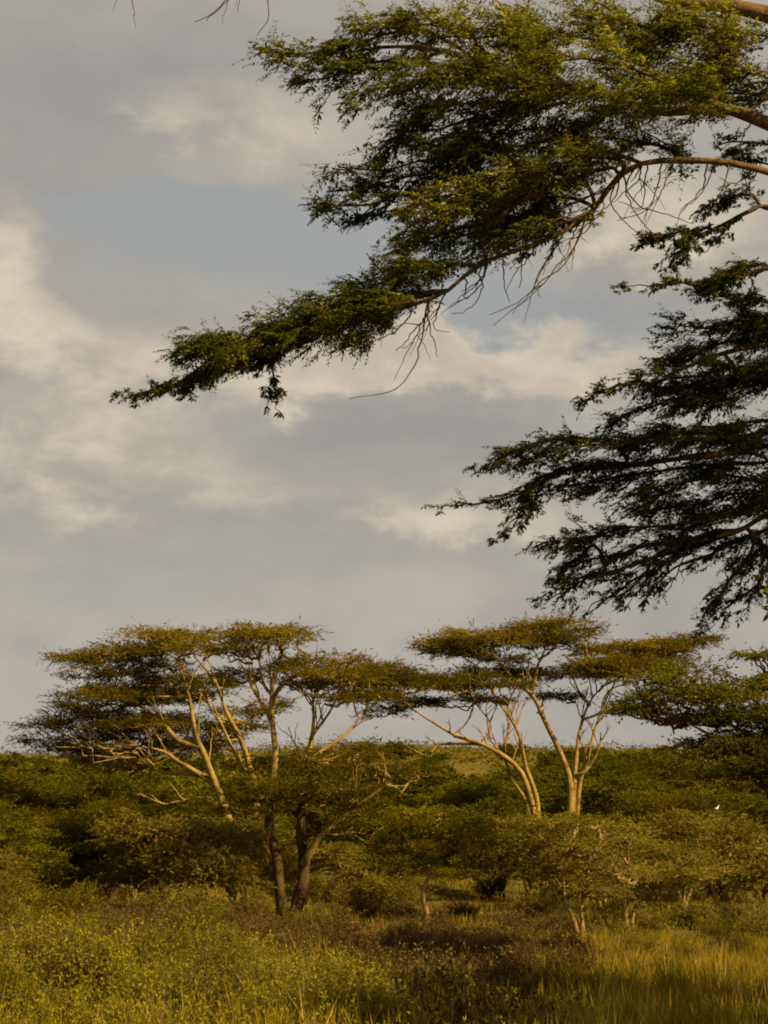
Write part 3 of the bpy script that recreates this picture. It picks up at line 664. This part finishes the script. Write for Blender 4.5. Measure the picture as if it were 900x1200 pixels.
def bough(z0, pts, w0, w1, guides, hang=(), leafy=True):
    """z0: height of the fork on the trunk; pts: traced bough (px, py, D); guides: leafy branchlets hung on it"""
    line = [trunk_at(z0)] + [W(*p_) for p_ in pts]
    ln = gnarl(smooth_line(line, 44), .014)
    lb = Buf(); k = PXM(ND)
    r = np.interp(np.linspace(0, 1, 44), [0, .35, 1], [w0 * 1.35, w0, w1]) * .5 * k * (1 + rng.normal(0, .09, 44))
    lb.tube(ln, r, 8)
    limb = lb.build('limb', M['bark_near'], near, nb, True)
    lf, wd = Buf(), Buf()
    for g_ in guides:
        gp, hh, sl, dens, tb = g_[:5]; zs = g_[5] if len(g_) > 5 else 1.0  # tb: leaf tint, raised on sunlit layers and lowered on shaded ones
        gpts = np.array([W(*p_) for p_ in gp])
        # join to the bough
        st = ln[np.argmin(np.linalg.norm(ln - gpts[0], axis=1))]
        if np.linalg.norm(st - gpts[0]) < .10: gpts = gpts[1:]
        gl = gnarl(smooth_line(np.vstack([st, gpts]), 24), .013)
        rr = np.linspace(.010, .0036, 24) * (1 + .3 * len(gp) / 5)
        wd.tube(gl, rr, 5)
        length = np.linalg.norm(np.diff(gl, axis=0), axis=1).sum()
        # side branchlets running out to front and back so that the layer has depth
        nb_ = int(4 + length * 7)
        lines = [(gl, 1.0)]
        for q in range(nb_):
            i_ = int(rng.integers(3, 23)); tan = norm(gl[min(i_ + 1, 23)] - gl[i_ - 1])
            sd = 1 if q % 2 else -1
            d_ = norm(tan * rng.uniform(.5, 1.1) + np.array([0, sd * rng.uniform(.3, .9), rng.normal(.0, .10) * zs]))
            L_ = rng.uniform(.35, .85) * (.25 + sl * .7) * (1.1 - .4 * i_ / 23)
            tt = np.linspace(0, 1, 8)[:, None]
            bl = gl[i_] + d_ * L_ * tt + np.array([0, 0, -.10]) * L_ * tt ** 2 + rng.normal(0, .008, (8, 3))
            bl[:, 2] += rng.normal(0, 1) * hh * k * .6 * tt[:, 0]
            wd.tube(bl, np.linspace(.005, .002, 8), 4); lines.append((bl, .8))
        for l_, f_ in lines:
            ll_ = np.linalg.norm(np.diff(l_, axis=0), axis=1).sum(); n = int(dens * 55 * ll_ * f_)
            if n < 2: continue
            u = rng.uniform(.10, .96, n) * (len(l_) - 1); i0 = np.minimum(u.astype(int), len(l_) - 2); fr = (u - i0)[:, None]
            P0 = l_[i0] * (1 - fr) + l_[i0 + 1] * fr; tan = norm(l_[i0 + 1] - l_[i0])
            P0 = P0 + rng.normal(0, 1, (n, 3)) * np.array([.03, .05, hh * k * .34])
            Dr = norm(tan * 1.0 + rnd(n) * np.array([.5, .75, .17]) + np.array([-.15, 0, .03]))
            shoots(lf, wd, P0, Dr, sl * .72 * rng.uniform(.35, 1.0, n) * (1.1 - .55 * u / (len(l_) - 1)), 12, 2, .039, .0122, -.10, tb + .22 * rng.normal(0, .5, n), .3, .0016, .16, .7, fern=True)
    if lf.n:
        wd.build('twig', M['twig'], limb, nb, False, 'stuff'); lf.build('foliage', M['near_leaf'], limb, nb, False, 'stuff')
    extra = []
    if len(hang) > 12:                         # many fine bare twigs under the long bough
        for q in range(22):
            i_ = int(rng.integers(17, 36)); p0 = ln[i_]; L_ = rng.uniform(.12, .36)
            extra.append([p0, p0 + np.array([-.15, rng.normal(0, .15), -.5]) * L_, p0 + np.array([-.5 + rng.normal(0, .2), rng.normal(0, .2), -.85]) * L_])
    for h_ in list(hang) + extra:
        h_ = [W(*p_) if isinstance(p_, tuple) else p_ for p_ in h_]
        h_ = [ln[np.argmin(np.linalg.norm(ln - h_[0], axis=1))]] + (h_ if np.linalg.norm(ln - h_[0], axis=1).min() > .03 else h_[1:])
        hb = Buf(); hl = gnarl(smooth_line(h_, 16), .006); hl[1:] += rng.normal(0, .0035, (15, 3))
        hb.tube(hl, np.linspace(.0055, .002, 16), 5); 
        for q in range(int(rng.integers(0, 3))):
            i_ = int(rng.integers(4, 15)); d_ = norm(hl[i_] - hl[i_ - 2] + rnd(1)[0] * np.array([.04, .05, .04]))
            Lq = rng.uniform(.05, .22); fl = hl[i_] + d_ * Lq * np.linspace(0, 1, 6)[:, None] + rng.normal(0, .004, (6, 3)) + np.array([0, 0, -.3]) * Lq * np.linspace(0, 1, 6)[:, None] ** 2; fl[0] = hl[i_]
            hb.tube(fl, np.linspace(.003, .0012, 6), 4)
        hb.build('dead_twig', M['twig'], limb, nb, True)
    return limb


Z = lambda *p_, D=ND: [(a[0], a[1], D + (a[2] * .45 if len(a) > 2 else 0)) for a in p_]
# upper bough, its big top layer tinted brighter to look sunlit
bough(5.6 , Z((1080, 235), (900, 142), (845, 127), (770, 133, .3), (705, 112, .2), (620, 98), (540, 62, -.2), (470, 52), (400, 62)), 19, 3, [
    (Z((540, 55), (470, 38), (410, 55), (328, 62)), 16, .34, 1.0, .62), (Z((520, 66), (450, 72), (400, 85), (345, 98)), 12, .30, .8, .45), (Z((560, 45), (505, 30), (460, 25), (430, 35)), 16, .34, 1.0, .72),
    (Z((500, 95), (440, 105), (418, 118)), 10, .25, .6, .45),
    (Z((650, 70), (590, 50), (540, 45), (500, 50)), 22, .45, 1.1, .72), (Z((760, 70, .3), (690, 45), (640, 35), (590, 32)), 22, .45, 1.1, .70), (Z((850, 60, .2), (790, 40), (730, 30), (680, 22)), 22, .45, 1.1, .66), (Z((960, 60), (900, 40), (850, 32), (790, 25)), 22, .45, 1.1, .64),
    (Z((980, 110), (900, 90), (850, 80), (790, 70)), 26, .5, 1.1, .58), (Z((780, 95, -.5), (720, 75, -.6), (660, 68, -.6), (610, 70, -.6)), 26, .5, 1.1, .62), (Z((640, 90, .6), (590, 85, .8), (540, 85, .8), (495, 105, .6)), 22, .42, 1.0, .4),
    (Z((700, 105, .5), (640, 115, .8), (580, 120, .8), (520, 125, .6), (470, 150, .4)), 20, .4, 1.0, .34), (Z((660, 120), (600, 135), (540, 140), (490, 155), (450, 168)), 16, .36, .8, .32), (Z((740, 125, .5), (690, 140, .8), (640, 150, .8), (585, 160, .6), (540, 178, .4)), 16, .4, .8, .3),
    (Z((760, 130, -.3), (700, 105, -.8), (640, 95, -.9), (580, 88, -.9)), 18, .42, .9, .55), (Z((860, 128, -.3), (800, 110, -.8), (750, 112, -.9), (700, 118, -.8)), 16, .42, .9, .5), (Z((620, 98, -.2), (570, 92, -.6), (520, 90, -.7), (470, 100, -.6)), 16, .38, .8, .45),
    (Z((900, 110, .4), (850, 108, .6), (800, 112, .6), (760, 118, .6)), 18, .4, .8, .45), (Z((840, 95, .9), (780, 100, 1.2), (730, 105, 1.2)), 22, .45, 1.0, .4), (Z((540, 170, .3), (510, 172, .3), (488, 172, .3)), 6, .18, .6, .35)],
    hang=[Z((600, 152), (575, 168), (560, 185), (552, 200)), Z((640, 152), (612, 180), (590, 188)), Z((625, 150), (585, 172), (540, 165)), Z((880, 138), (870, 165), (868, 190))])
# long lower bough sweeping down to the left
bough(5.0 , Z((1100, 262), (900, 200), (800, 187), (745, 192), (718, 212), (690, 250), (640, 284), (570, 309), (530, 340), (500, 352), (440, 368), (370, 390)), 10.5, 3, [
    (Z((690, 246, -.3), (640, 272, -.4), (580, 293, -.4), (530, 318, -.4)), 8, .26, .45, .4),
    (Z((745, 190, .2), (690, 170, .2), (630, 165, .2), (570, 175, .2), (500, 192, .2)), 18, .42, 1.0, .5), (Z((600, 185), (540, 185), (470, 195), (400, 200)), 12, .32, .9, .55), (Z((560, 200, .3), (500, 208, .3), (440, 218, .3), (385, 225, .3)), 10, .3, .7, .38),
    (Z((540, 215), (480, 225), (430, 240), (380, 248), (398, 268)), 8, .22, .55, .3), (Z((560, 225, .4), (500, 240, .4), (450, 250, .4), (420, 255, .4)), 8, .24, .5, .35), (Z((720, 185, -.5), (660, 190, -.6), (600, 200, -.6), (550, 215, -.6)), 18, .42, 1.1, .6),
    (Z((700, 200, .6), (640, 215, .8), (580, 225, .8), (520, 240, .6)), 18, .42, 1.0, .42), (Z((680, 210, -.4), (620, 225, -.5), (560, 240, -.5), (500, 255, -.5), (460, 285, -.4)), 16, .40, 1.1, .68), (Z((660, 235, .4), (600, 255, .5), (540, 268, .5), (490, 285, .5), (450, 300, .4)), 13, .38, 1.1, .5),
    (Z((640, 250, .9), (580, 265, 1.1), (520, 280, 1.1)), 12, .36, 1.0, .25), (Z((800, 182, .5), (760, 165, .8), (710, 158, .9), (660, 160, .9)), 14, .4, .8, .35),
    # the drooping end
    (Z((560, 305, -.2), (500, 310, -.2), (450, 330, -.2), (395, 348, -.2)), 20, .36, 1.5, .5), (Z((520, 335), (460, 345), (400, 362), (340, 380), (290, 395), (235, 403)), 16, .34, 1.5, .44), (Z((500, 345, .4), (440, 355, .4), (380, 370, .4), (330, 388, .4), (280, 410, .4)), 20, .36, 1.5, .36),
    (Z((480, 352, -.4), (420, 368, -.4), (360, 385, -.4), (310, 402, -.4), (250, 420, -.3)), 16, .32, 1.4, .42), (Z((400, 385), (340, 400), (290, 420), (245, 436), (200, 450), (145, 464)), 6, .15, 1.25, .36), (Z((330, 405), (315, 418), (320, 438), (328, 460)), 4, .10, .8, .32), (Z((240, 437), (220, 448), (212, 460)), 4, .1, .8, .35), (Z((440, 362, .8), (390, 372, .8), (340, 392, .8)), 11, .3, 1.1, .3)],
    hang=[Z((500, 365), (493, 395), (485, 430), (462, 455), (408, 467)), Z((500, 362), (508, 400), (512, 420)), Z((560, 318), (566, 335), (552, 358), (530, 368)), Z((548, 325), (545, 350), (556, 345)), Z((590, 302), (592, 330), (596, 355)), Z((612, 296), (610, 325), (608, 340)),
          Z((688, 252), (672, 290), (640, 325), (600, 360), (578, 372)), Z((690, 250), (668, 300), (648, 320), (625, 345), (580, 380)), Z((660, 275), (640, 310), (632, 325), (632, 350)), Z((480, 368), (460, 390), (430, 405), (415, 420)), Z((500, 370), (480, 392), (462, 410)), Z((500, 368), (485, 400), (470, 408)), Z((460, 375), (430, 395), (400, 410)),
          Z((745, 196), (735, 225), (745, 250), (770, 285), (783, 300)), Z((760, 190), (755, 215), (750, 245), (725, 235)), Z((775, 188), (770, 220), (758, 245), (722, 260)), Z((730, 205), (740, 230), (775, 250), (810, 262)), Z((790, 188), (780, 215), (765, 240), (740, 250)), Z((725, 208), (715, 235), (735, 262), (760, 285)),
          Z((835, 192), (830, 215), (815, 235), (800, 242)), Z((890, 196), (860, 214), (845, 205)), Z((650, 280), (640, 262), (655, 250)), Z((520, 345), (510, 380), (525, 388)), Z((720, 215), (690, 230), (640, 250), (600, 270)), Z((710, 220), (670, 240), (620, 262), (570, 290))])
# thin sprays at the right edge
bough(4.7 , Z((1120, 330, .5), (960, 250, .5), (900, 238, .5), (865, 255, .5)), 9, 4, [
    (Z((900, 228, .5), (870, 226, .5), (845, 232, .5)), 5, .16, .8, .3), (Z((890, 245, .5), (850, 262, .5), (815, 275, .5), (795, 298, .5)), 5, .16, .8, .3), (Z((815, 272, .5), (780, 274, .5), (752, 281, .5)), 3, .10, .7, .3), (Z((940, 185, .8), (895, 168, .8), (860, 165, .8), (835, 172, .8)), 6, .18, .5, .3), (Z((930, 205, .8), (890, 190, .8), (855, 188, .8)), 6, .16, .5, .3)])
bough(4.4 , Z((1120, 370, -.3), (980, 320, -.3), (900, 316, -.3), (860, 325, -.3), (825, 332, -.3)), 9, 3, [
    (Z((910, 308, -.3), (870, 315, -.3), (835, 330, -.3)), 6, .2, .9, .45), (Z((900, 325, -.3), (850, 330, -.3), (810, 332, -.3), (755, 334, -.3)), 4, .13, .8, .4), (Z((930, 350, -.3), (890, 350, -.3), (850, 345, -.3)), 4, .13, .8, .35)])
# right-hand masses, leaf tint darkened to stand for the crown's shade
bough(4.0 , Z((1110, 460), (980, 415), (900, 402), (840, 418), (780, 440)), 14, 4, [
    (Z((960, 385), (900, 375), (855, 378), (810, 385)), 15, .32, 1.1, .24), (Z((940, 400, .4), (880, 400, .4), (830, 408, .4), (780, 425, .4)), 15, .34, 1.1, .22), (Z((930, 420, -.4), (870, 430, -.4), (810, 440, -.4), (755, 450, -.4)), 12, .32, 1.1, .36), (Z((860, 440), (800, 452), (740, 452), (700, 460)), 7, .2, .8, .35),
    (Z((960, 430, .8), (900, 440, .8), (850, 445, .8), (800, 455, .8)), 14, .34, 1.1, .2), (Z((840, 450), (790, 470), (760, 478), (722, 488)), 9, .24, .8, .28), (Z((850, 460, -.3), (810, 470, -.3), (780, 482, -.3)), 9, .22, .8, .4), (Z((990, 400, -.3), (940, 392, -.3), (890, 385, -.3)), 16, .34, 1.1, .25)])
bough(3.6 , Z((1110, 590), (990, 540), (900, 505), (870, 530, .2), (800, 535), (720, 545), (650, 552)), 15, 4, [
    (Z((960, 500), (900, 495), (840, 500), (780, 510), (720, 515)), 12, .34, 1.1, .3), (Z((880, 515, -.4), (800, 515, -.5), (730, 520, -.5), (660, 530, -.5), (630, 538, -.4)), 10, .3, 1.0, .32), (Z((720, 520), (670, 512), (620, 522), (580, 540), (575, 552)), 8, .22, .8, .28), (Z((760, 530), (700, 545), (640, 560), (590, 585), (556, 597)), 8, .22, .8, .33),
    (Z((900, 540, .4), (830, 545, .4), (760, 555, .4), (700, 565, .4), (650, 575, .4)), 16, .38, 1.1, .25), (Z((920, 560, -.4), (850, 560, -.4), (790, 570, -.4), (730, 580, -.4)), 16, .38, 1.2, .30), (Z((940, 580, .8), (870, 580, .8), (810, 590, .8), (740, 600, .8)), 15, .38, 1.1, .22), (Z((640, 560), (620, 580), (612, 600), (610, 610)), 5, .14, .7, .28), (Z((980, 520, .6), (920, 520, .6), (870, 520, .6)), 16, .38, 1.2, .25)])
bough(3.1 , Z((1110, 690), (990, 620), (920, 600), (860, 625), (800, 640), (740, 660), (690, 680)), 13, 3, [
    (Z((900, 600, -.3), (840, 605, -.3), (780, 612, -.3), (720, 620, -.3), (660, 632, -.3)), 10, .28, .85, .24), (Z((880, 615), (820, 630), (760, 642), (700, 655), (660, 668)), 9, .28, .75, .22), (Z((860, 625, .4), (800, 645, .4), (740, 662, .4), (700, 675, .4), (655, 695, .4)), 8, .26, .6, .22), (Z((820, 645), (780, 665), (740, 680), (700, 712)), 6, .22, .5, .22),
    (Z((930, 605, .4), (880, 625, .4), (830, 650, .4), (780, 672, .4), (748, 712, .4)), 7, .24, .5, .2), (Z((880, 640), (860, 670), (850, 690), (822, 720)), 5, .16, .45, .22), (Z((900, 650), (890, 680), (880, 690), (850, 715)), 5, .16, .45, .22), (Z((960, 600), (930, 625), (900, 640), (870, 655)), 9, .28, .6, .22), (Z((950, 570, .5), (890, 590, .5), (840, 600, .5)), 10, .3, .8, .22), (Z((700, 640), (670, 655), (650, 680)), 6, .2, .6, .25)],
    hang=[Z((900, 610), (892, 660), (880, 690)), Z((870, 640), (850, 672), (868, 690), (892, 695)), Z((800, 655), (785, 690), (770, 700))])
# bough passing above the top edge with bare twigs hanging into view
bough(6.3 , Z((1060, 90), (960, 40), (860, 8), (800, 2), (730, -18), (600, -50), (450, -55), (330, -45), (220, -50), (120, -40)), 22, 5, [
    (Z((700, -40, .5), (620, -75, .5), (540, -90, .5)), 14, .4, .8, .6), (Z((560, -60, -.4), (480, -90, -.4), (400, -100, -.4)), 14, .4, .8, .6), (Z((420, -60), (350, -85), (270, -90)), 12, .36, .8, .6), (Z((300, -50), (230, -75), (160, -80)), 10, .3, .8, .6)],
    hang=[Z((310, -46), (290, -15), (262, 5), (238, 22)), Z((300, -48), (270, -8), (246, 18), (228, 26)), Z((320, -46), (312, -10), (313, 20), (300, 42)), Z((160, -45), (154, -10), (158, 22)), Z((285, -48), (282, -10), (276, 12)), Z((765, -5), (762, 8), (752, 3))])

# two more acacias standing outside the view, whose shade falls across the grass
SH = low_tree(7.2, 5.6, 16, M['near_leaf'], M['bark_near'], .25, .11, 2.2, .5, name='shade_acacia', stems=3, low=.74, flat=.07)
SH.location = (9.4, 19.0, float(ground(9.4, 19.0)) - .05); SH.scale = (.85, .85, 1)
SH['label'] = 'tall acacia beyond the overhanging tree that shades the front of the grass'
copy_tree(SH, (9.6, 26.5, float(ground(9.6, 26.5)) - .05), 2.2, (.85, .95, 1.0), 'tall acacia next along that shades the brown bushes behind the front grass')

copy_tree(SH, (10.7, 36.5, float(ground(10.7, 36.5)) - .05), 4.0, (.72, .9, 1.15), 'tall acacia at the end of the row that shades the farthest brown bushes')

# the rest of the overhanging tree's own crown, on the far side of its trunk
for az_, (cx, cy, cz) in enumerate([(5.2, 8.6, 7.1), (6.6, 8.0, 7.5), (7.4, 9.8, 7.3), (5.9, 6.9, 7.2), (6.2, 10.4, 8.0), (8.2, 8.2, 6.9)]):
    c_ = np.array([cx, cy, cz]); lb = Buf(); ln = gnarl(smooth_line([trunk_at(4.6 + .25 * az_), (trunk_at(5.4) + c_) / 2 + [0, 0, .1], c_ - [0, 0, .25]], 20), .03)
    lb.tube(ln, np.linspace(.09, .03, 20), 8); limb = lb.build('limb', M['bark_near'], near, nb, True)
    lf, wd = Buf(), Buf(); pad(lf, wd, c_, 1.35, 1.25, .35, 520, .11, .04, ln[-3], 6, 2, .5, .55, rad=.012)
    wd.build('twig', M['twig'], limb, nb, False, 'stuff'); lf.build('foliage', M['near_leaf'], limb, nb, False, 'stuff')

# ------------------------------------------------------------------ grass and herbs
def patch(x, y, s_): return np.sin(x * .9 / s_ + 1.7 * np.sin(y * .5 / s_)) * np.cos(y * .8 / s_ + 1.1 * np.sin(x * .6 / s_ + 2))


def grass(n, y0, y1, hl, wl, spread, margin, tuft, dens_fn=None, tfun=None):
    y = np.sqrt(rng.uniform(y0 ** 2, y1 ** 2, n)); x = rng.uniform(-1, 1, n) * (y * .21 + margin)
    # gather blades into tufts
    k = max(n // tuft, 1); ty, tx = y[:k], x[:k]; q = rng.integers(0, k, n)
    x = tx[q] + rng.normal(0, spread, n); y = ty[q] + rng.normal(0, spread, n)
    keep = np.ones(n, bool) if dens_fn is None else rng.uniform(0, 1, n) < dens_fn(x, y)
    x, y, q = x[keep], y[keep], q[keep]; n = len(x)
    th = rng.uniform(.55, 1.25, k)[q]; ttint = rng.normal(0, .13, k)[q]
    P = np.stack([x, y, ground(x, y) - .02], 1)
    A = norm(rng.normal(0, .33, (n, 3)) * np.array([1, 1, .2]) + np.array([-.06, 0, 1.0]))
    N = norm(rnd(n) + np.array([0, -.5, 0]))
    L = hl * th * rng.uniform(.5, 1.15, n); t = (.52 if tfun is None else tfun(x, y)) + ttint + rng.normal(0, .12, n)
    b_ = Buf(); b_.leaves(P, A, N, L, wl * rng.uniform(.6, 1.4, n), t)
    return b_


def brown(x, y):  # brown shrub cover whose dark colour also deepens the shadow patch
    """where low brown shrubs replace the grass"""
    c_ = 1.0 + (y - 30) * .02; w_ = 1.0 + (y - 22) * .085
    return np.clip(1.6 - np.abs(x - c_) / w_ * 1.25 + .3 * patch(x, y, .9), 0, 1) * np.clip((56 - y) / 8, 0, 1) + np.clip((y - 35 - .9 * patch(x, y, .8) - np.clip(x - 2.5, 0, 3) * 5) / 2, 0, 1) * np.clip((64 - y) / 4, 0, 1) * np.clip(.85 + .5 * patch(x, y, 1.9) - np.clip((x - 2) / 5, 0, .7), 0, 1)


def herby(x, y): return np.clip(.62 - (x / np.maximum(y, 1) + .06) * 4.2 + .35 * patch(x, y, 1.3), 0, 1)


gt = lambda x, y: .47 + .20 * patch(x, y, 1.6) + .12 * patch(x, y, 3.7) + .07 * patch(x, y, .4) - .16 * herby(x, y)
tag(grass(190000, 19, 56, .47, .016, .09, 3.5, 26, lambda x, y: (.6 + .4 * (1 - herby(x, y))) * (1 - .9 * brown(x, y)), gt).build('grass', M['grass'], kind='stuff'), 'golden green savanna grass covering the near slope', 'grass')
tag(grass(120000, 52, 125, .5, .035, .22, 8, 22, lambda x, y: .45 + .5 * patch(x, y, 5), lambda x, y: .5 + .16 * patch(x, y, 4)).build('grass', M['grass'], kind='stuff'), 'thinner dry grass on the flat around the tree bases', 'grass')
tag(grass(7000, 20, 44, .72, .011, .12, 3, 7, lambda x, y: .35 + .65 * (1 - brown(x, y)), lambda x, y: .86 + 0 * x).build('dry_grass', M['grass'], kind='stuff'), 'tall pale dry grass stems standing above the front growth', 'grass')
# leafy herbs in the lower left
n = 5200
y = np.sqrt(rng.uniform(19 ** 2, 36 ** 2, n)); x = rng.uniform(-1, .55, n) * (y * .21 + 2.5)
kp = rng.uniform(0, 1, n) < herby(x, y); x, y = x[kp], y[kp]; n = len(x)
lf, st = Buf(), Buf(); P = np.stack([x, y, ground(x, y)], 1); hh = rng.uniform(.3, .75, n) * (1 + .3 * patch(x, y, 1.1))
Dr = norm(np.array([0, 0, 1.]) + rng.normal(0, .22, (n, 3)))
shoots(lf, st, P, Dr, hh, 9, 3, .058, .019, -.05, .42 + .2 * patch(x, y, .8) + rng.normal(0, .1, n), .18, .005, -.35, .75)
hb_ = st.build('leafy_herb', M['twig'], kind='stuff'); tag(hb_, 'bright yellow green leafy herbs mixed into the sunlit front grass', 'herbs')
lf.build('foliage', M['herb'], hb_, kind='stuff')
# leafy bushes heaped up at the left of the front grass, falling away to the right
L1 = bush(.85, 1.2, M['herb'], 330, .05, .022, .5, 'leafy_bush'); L2 = bush(.7, 1.4, M['herb'], 330, .045, .018, .42, 'leafy_bush'); L3 = bush(.95, 1.0, M['green_leaf'], 300, .05, .022, .8, 'leafy_bush')
LB = {id(L1): ('rounded yellow green leafy bush in the sunlit front growth', 'yellow green leafy bushes'), id(L2): ('low spreading yellow green leafy bush in the sunlit front growth', 'spreading leafy bushes'), id(L3): ('upright darker green leafy bush in the sunlit front growth', 'upright green leafy bushes')}
for k in range(110):
    D = rng.uniform(22.5, 35.5); px = rng.uniform(-90, 470)
    lim = 400 + (31 - D) * 12 - 60 * (D > 33)
    if px > lim: continue
    q = (L1, L2, L3)[int(rng.choice(3, p=[.4, .35, .25]))]
    put(q, px, D, rng.choice([.45, .6, .75, .9, 1.05, 1.3], p=[.2, .2, .2, .2, .12, .08]) * np.interp(px, [0, 300, 470], [1.02, .9, .55]), *LB[id(q)])
# brown low undergrowth between grass and trees
n = 15000
y = rng.uniform(20, 68, n); x = rng.uniform(-1, 1, n) * (y * .21 + 3); kp = (rng.uniform(0, 1, n) < brown(x, y)) | ((y > 44) & (patch(x, y, 3.2) + .35 * rng.normal(size=n) > .55)); x, y = x[kp], y[kp]; n = len(x)
lf, st = Buf(), Buf(); P = np.stack([x, y, ground(x, y)], 1)
shoots(lf, st, P, norm(np.array([0, 0, 1.]) + rng.normal(0, .45, (n, 3))), rng.uniform(.25, .6, n), 7, 2, .085, .026, -.1, .3 + .3 * patch(x, y, 1.2), .4, .006, .0, .9)
ub = st.build('undergrowth', M['twig'], kind='stuff'); tag(ub, 'low brown undergrowth between the front grass and the trees', 'undergrowth')
lf.build('foliage', M['dry_leaf'], ub, kind='stuff')

# seeding grass stalks that stand out
for px, D, h_ in [(408, 25.5, .62), (404, 26, .45), (412, 25.8, .40), (258, 27, .45), (520, 24.5, .4), (140, 28, .42), (330, 26, .36)]:
    x = (px - 450) / F * D; z = float(ground(x, D)); e = np.array([x, D, z])
    r_ = thing('grass_stalk', 'tall pale seeding grass stalk rising above the sunlit front grass' , 'grass stalk', e, 'seeding grass stalks')
    s_ = Buf(); ln = smooth_line([e, e + [.01, 0, h_ * .5], e + [.03 + rng.normal(0, .03), 0, h_]], 8); s_.tube(ln, np.linspace(.006, .004, 8), 5); s_.build('stem', M['dead_wood'], r_, e, True)
    s_ = Buf(); n = 26; tt = rng.uniform(.68, 1, n)[:, None]; s_.leaves(ln[5] + (ln[7] - ln[5]) * (tt - .68) / .32, norm(rnd(n) * .5 + np.array([0, 0, 1])), rnd(n), .05, .014, np.full(n, .95)); s_.build('seed_head', M['grass'], r_, e)

# ------------------------------------------------------------------ fallen pale wood, bird, stone
def dead_limb(label, pts, D, w_, forks=(), lay=False):
    L_ = [W(p_[0], p_[1], D + (p_[2] if len(p_) > 2 else 0)) for p_ in pts]
    L_ = [np.array([q[0], q[1], max(q[2] if not lay else -99, float(ground(q[0], q[1])) + .10)]) for q in L_]
    base = L_[0].copy(); r_ = thing('dead_limb', label, 'dead wood', base)
    b_ = Buf(); ln = gnarl(smooth_line(L_, 14), .03); b_.tube(ln, np.linspace(w_, w_ * .4, 14) * .5 * PXM(D), 7); b_.build('limb', M['bark_dark'], r_, base, True)
    for f_ in forks:
        b_ = Buf(); fl = smooth_line([W(p_[0], p_[1], D) for p_ in f_], 8); b_.tube(fl, np.linspace(w_ * .5, w_ * .15, 8) * .5 * PXM(D), 5); b_.build('side_branch', M['bark_dark'], r_, base, True)


dead_limb('dark fallen bough lying on the small sunlit clearing', [(552, 1082, -2), (575, 1074, 0), (600, 1069, 1), (622, 1065, 2.5)], 79, 6, [[(592, 1071), (600, 1062), (610, 1058)]], lay=True)

b_ = bpy.data.objects
bp_ = W(840, 949, 73.5)
# (about the size of a small egret)
bird = thing('bird', 'small white bird perched on the scrub below the dark green acacia', 'bird', bp_)
s_ = Buf(); s_.tube(smooth_line([bp_ + [-.16, 0, .02], bp_ + [-.08, 0, .06], bp_ + [.02, 0, .10], bp_ + [.08, 0, .16], bp_ + [.10, 0, .24], bp_ + [.14, 0, .26], bp_ + [.17, 0, .255]], 18), np.interp(np.linspace(0, 1, 18), [0, .25, .5, .62, .8, .9, 1], [.01, .065, .07, .04, .035, .03, .008]), 9); s_.build('body', M['white'], bird, bp_, True)
s_ = Buf(); s_.tube([bp_ + [.165, 0, .256], bp_ + [.20, 0, .25], bp_ + [.235, 0, .243]], [.011, .007, .002], 5); s_.build('beak', M['bark_orange'], bird, bp_, True)
for q in (-.02, .02):
    s_ = Buf(); s_.tube([bp_ + [.0, q, .05], bp_ + [.01, q, -.03], bp_ + [0, q, -.12]], .006, 5); s_.build('leg', M['bark_dark'], bird, bp_, True)
bird.scale = (.6, .6, .6)
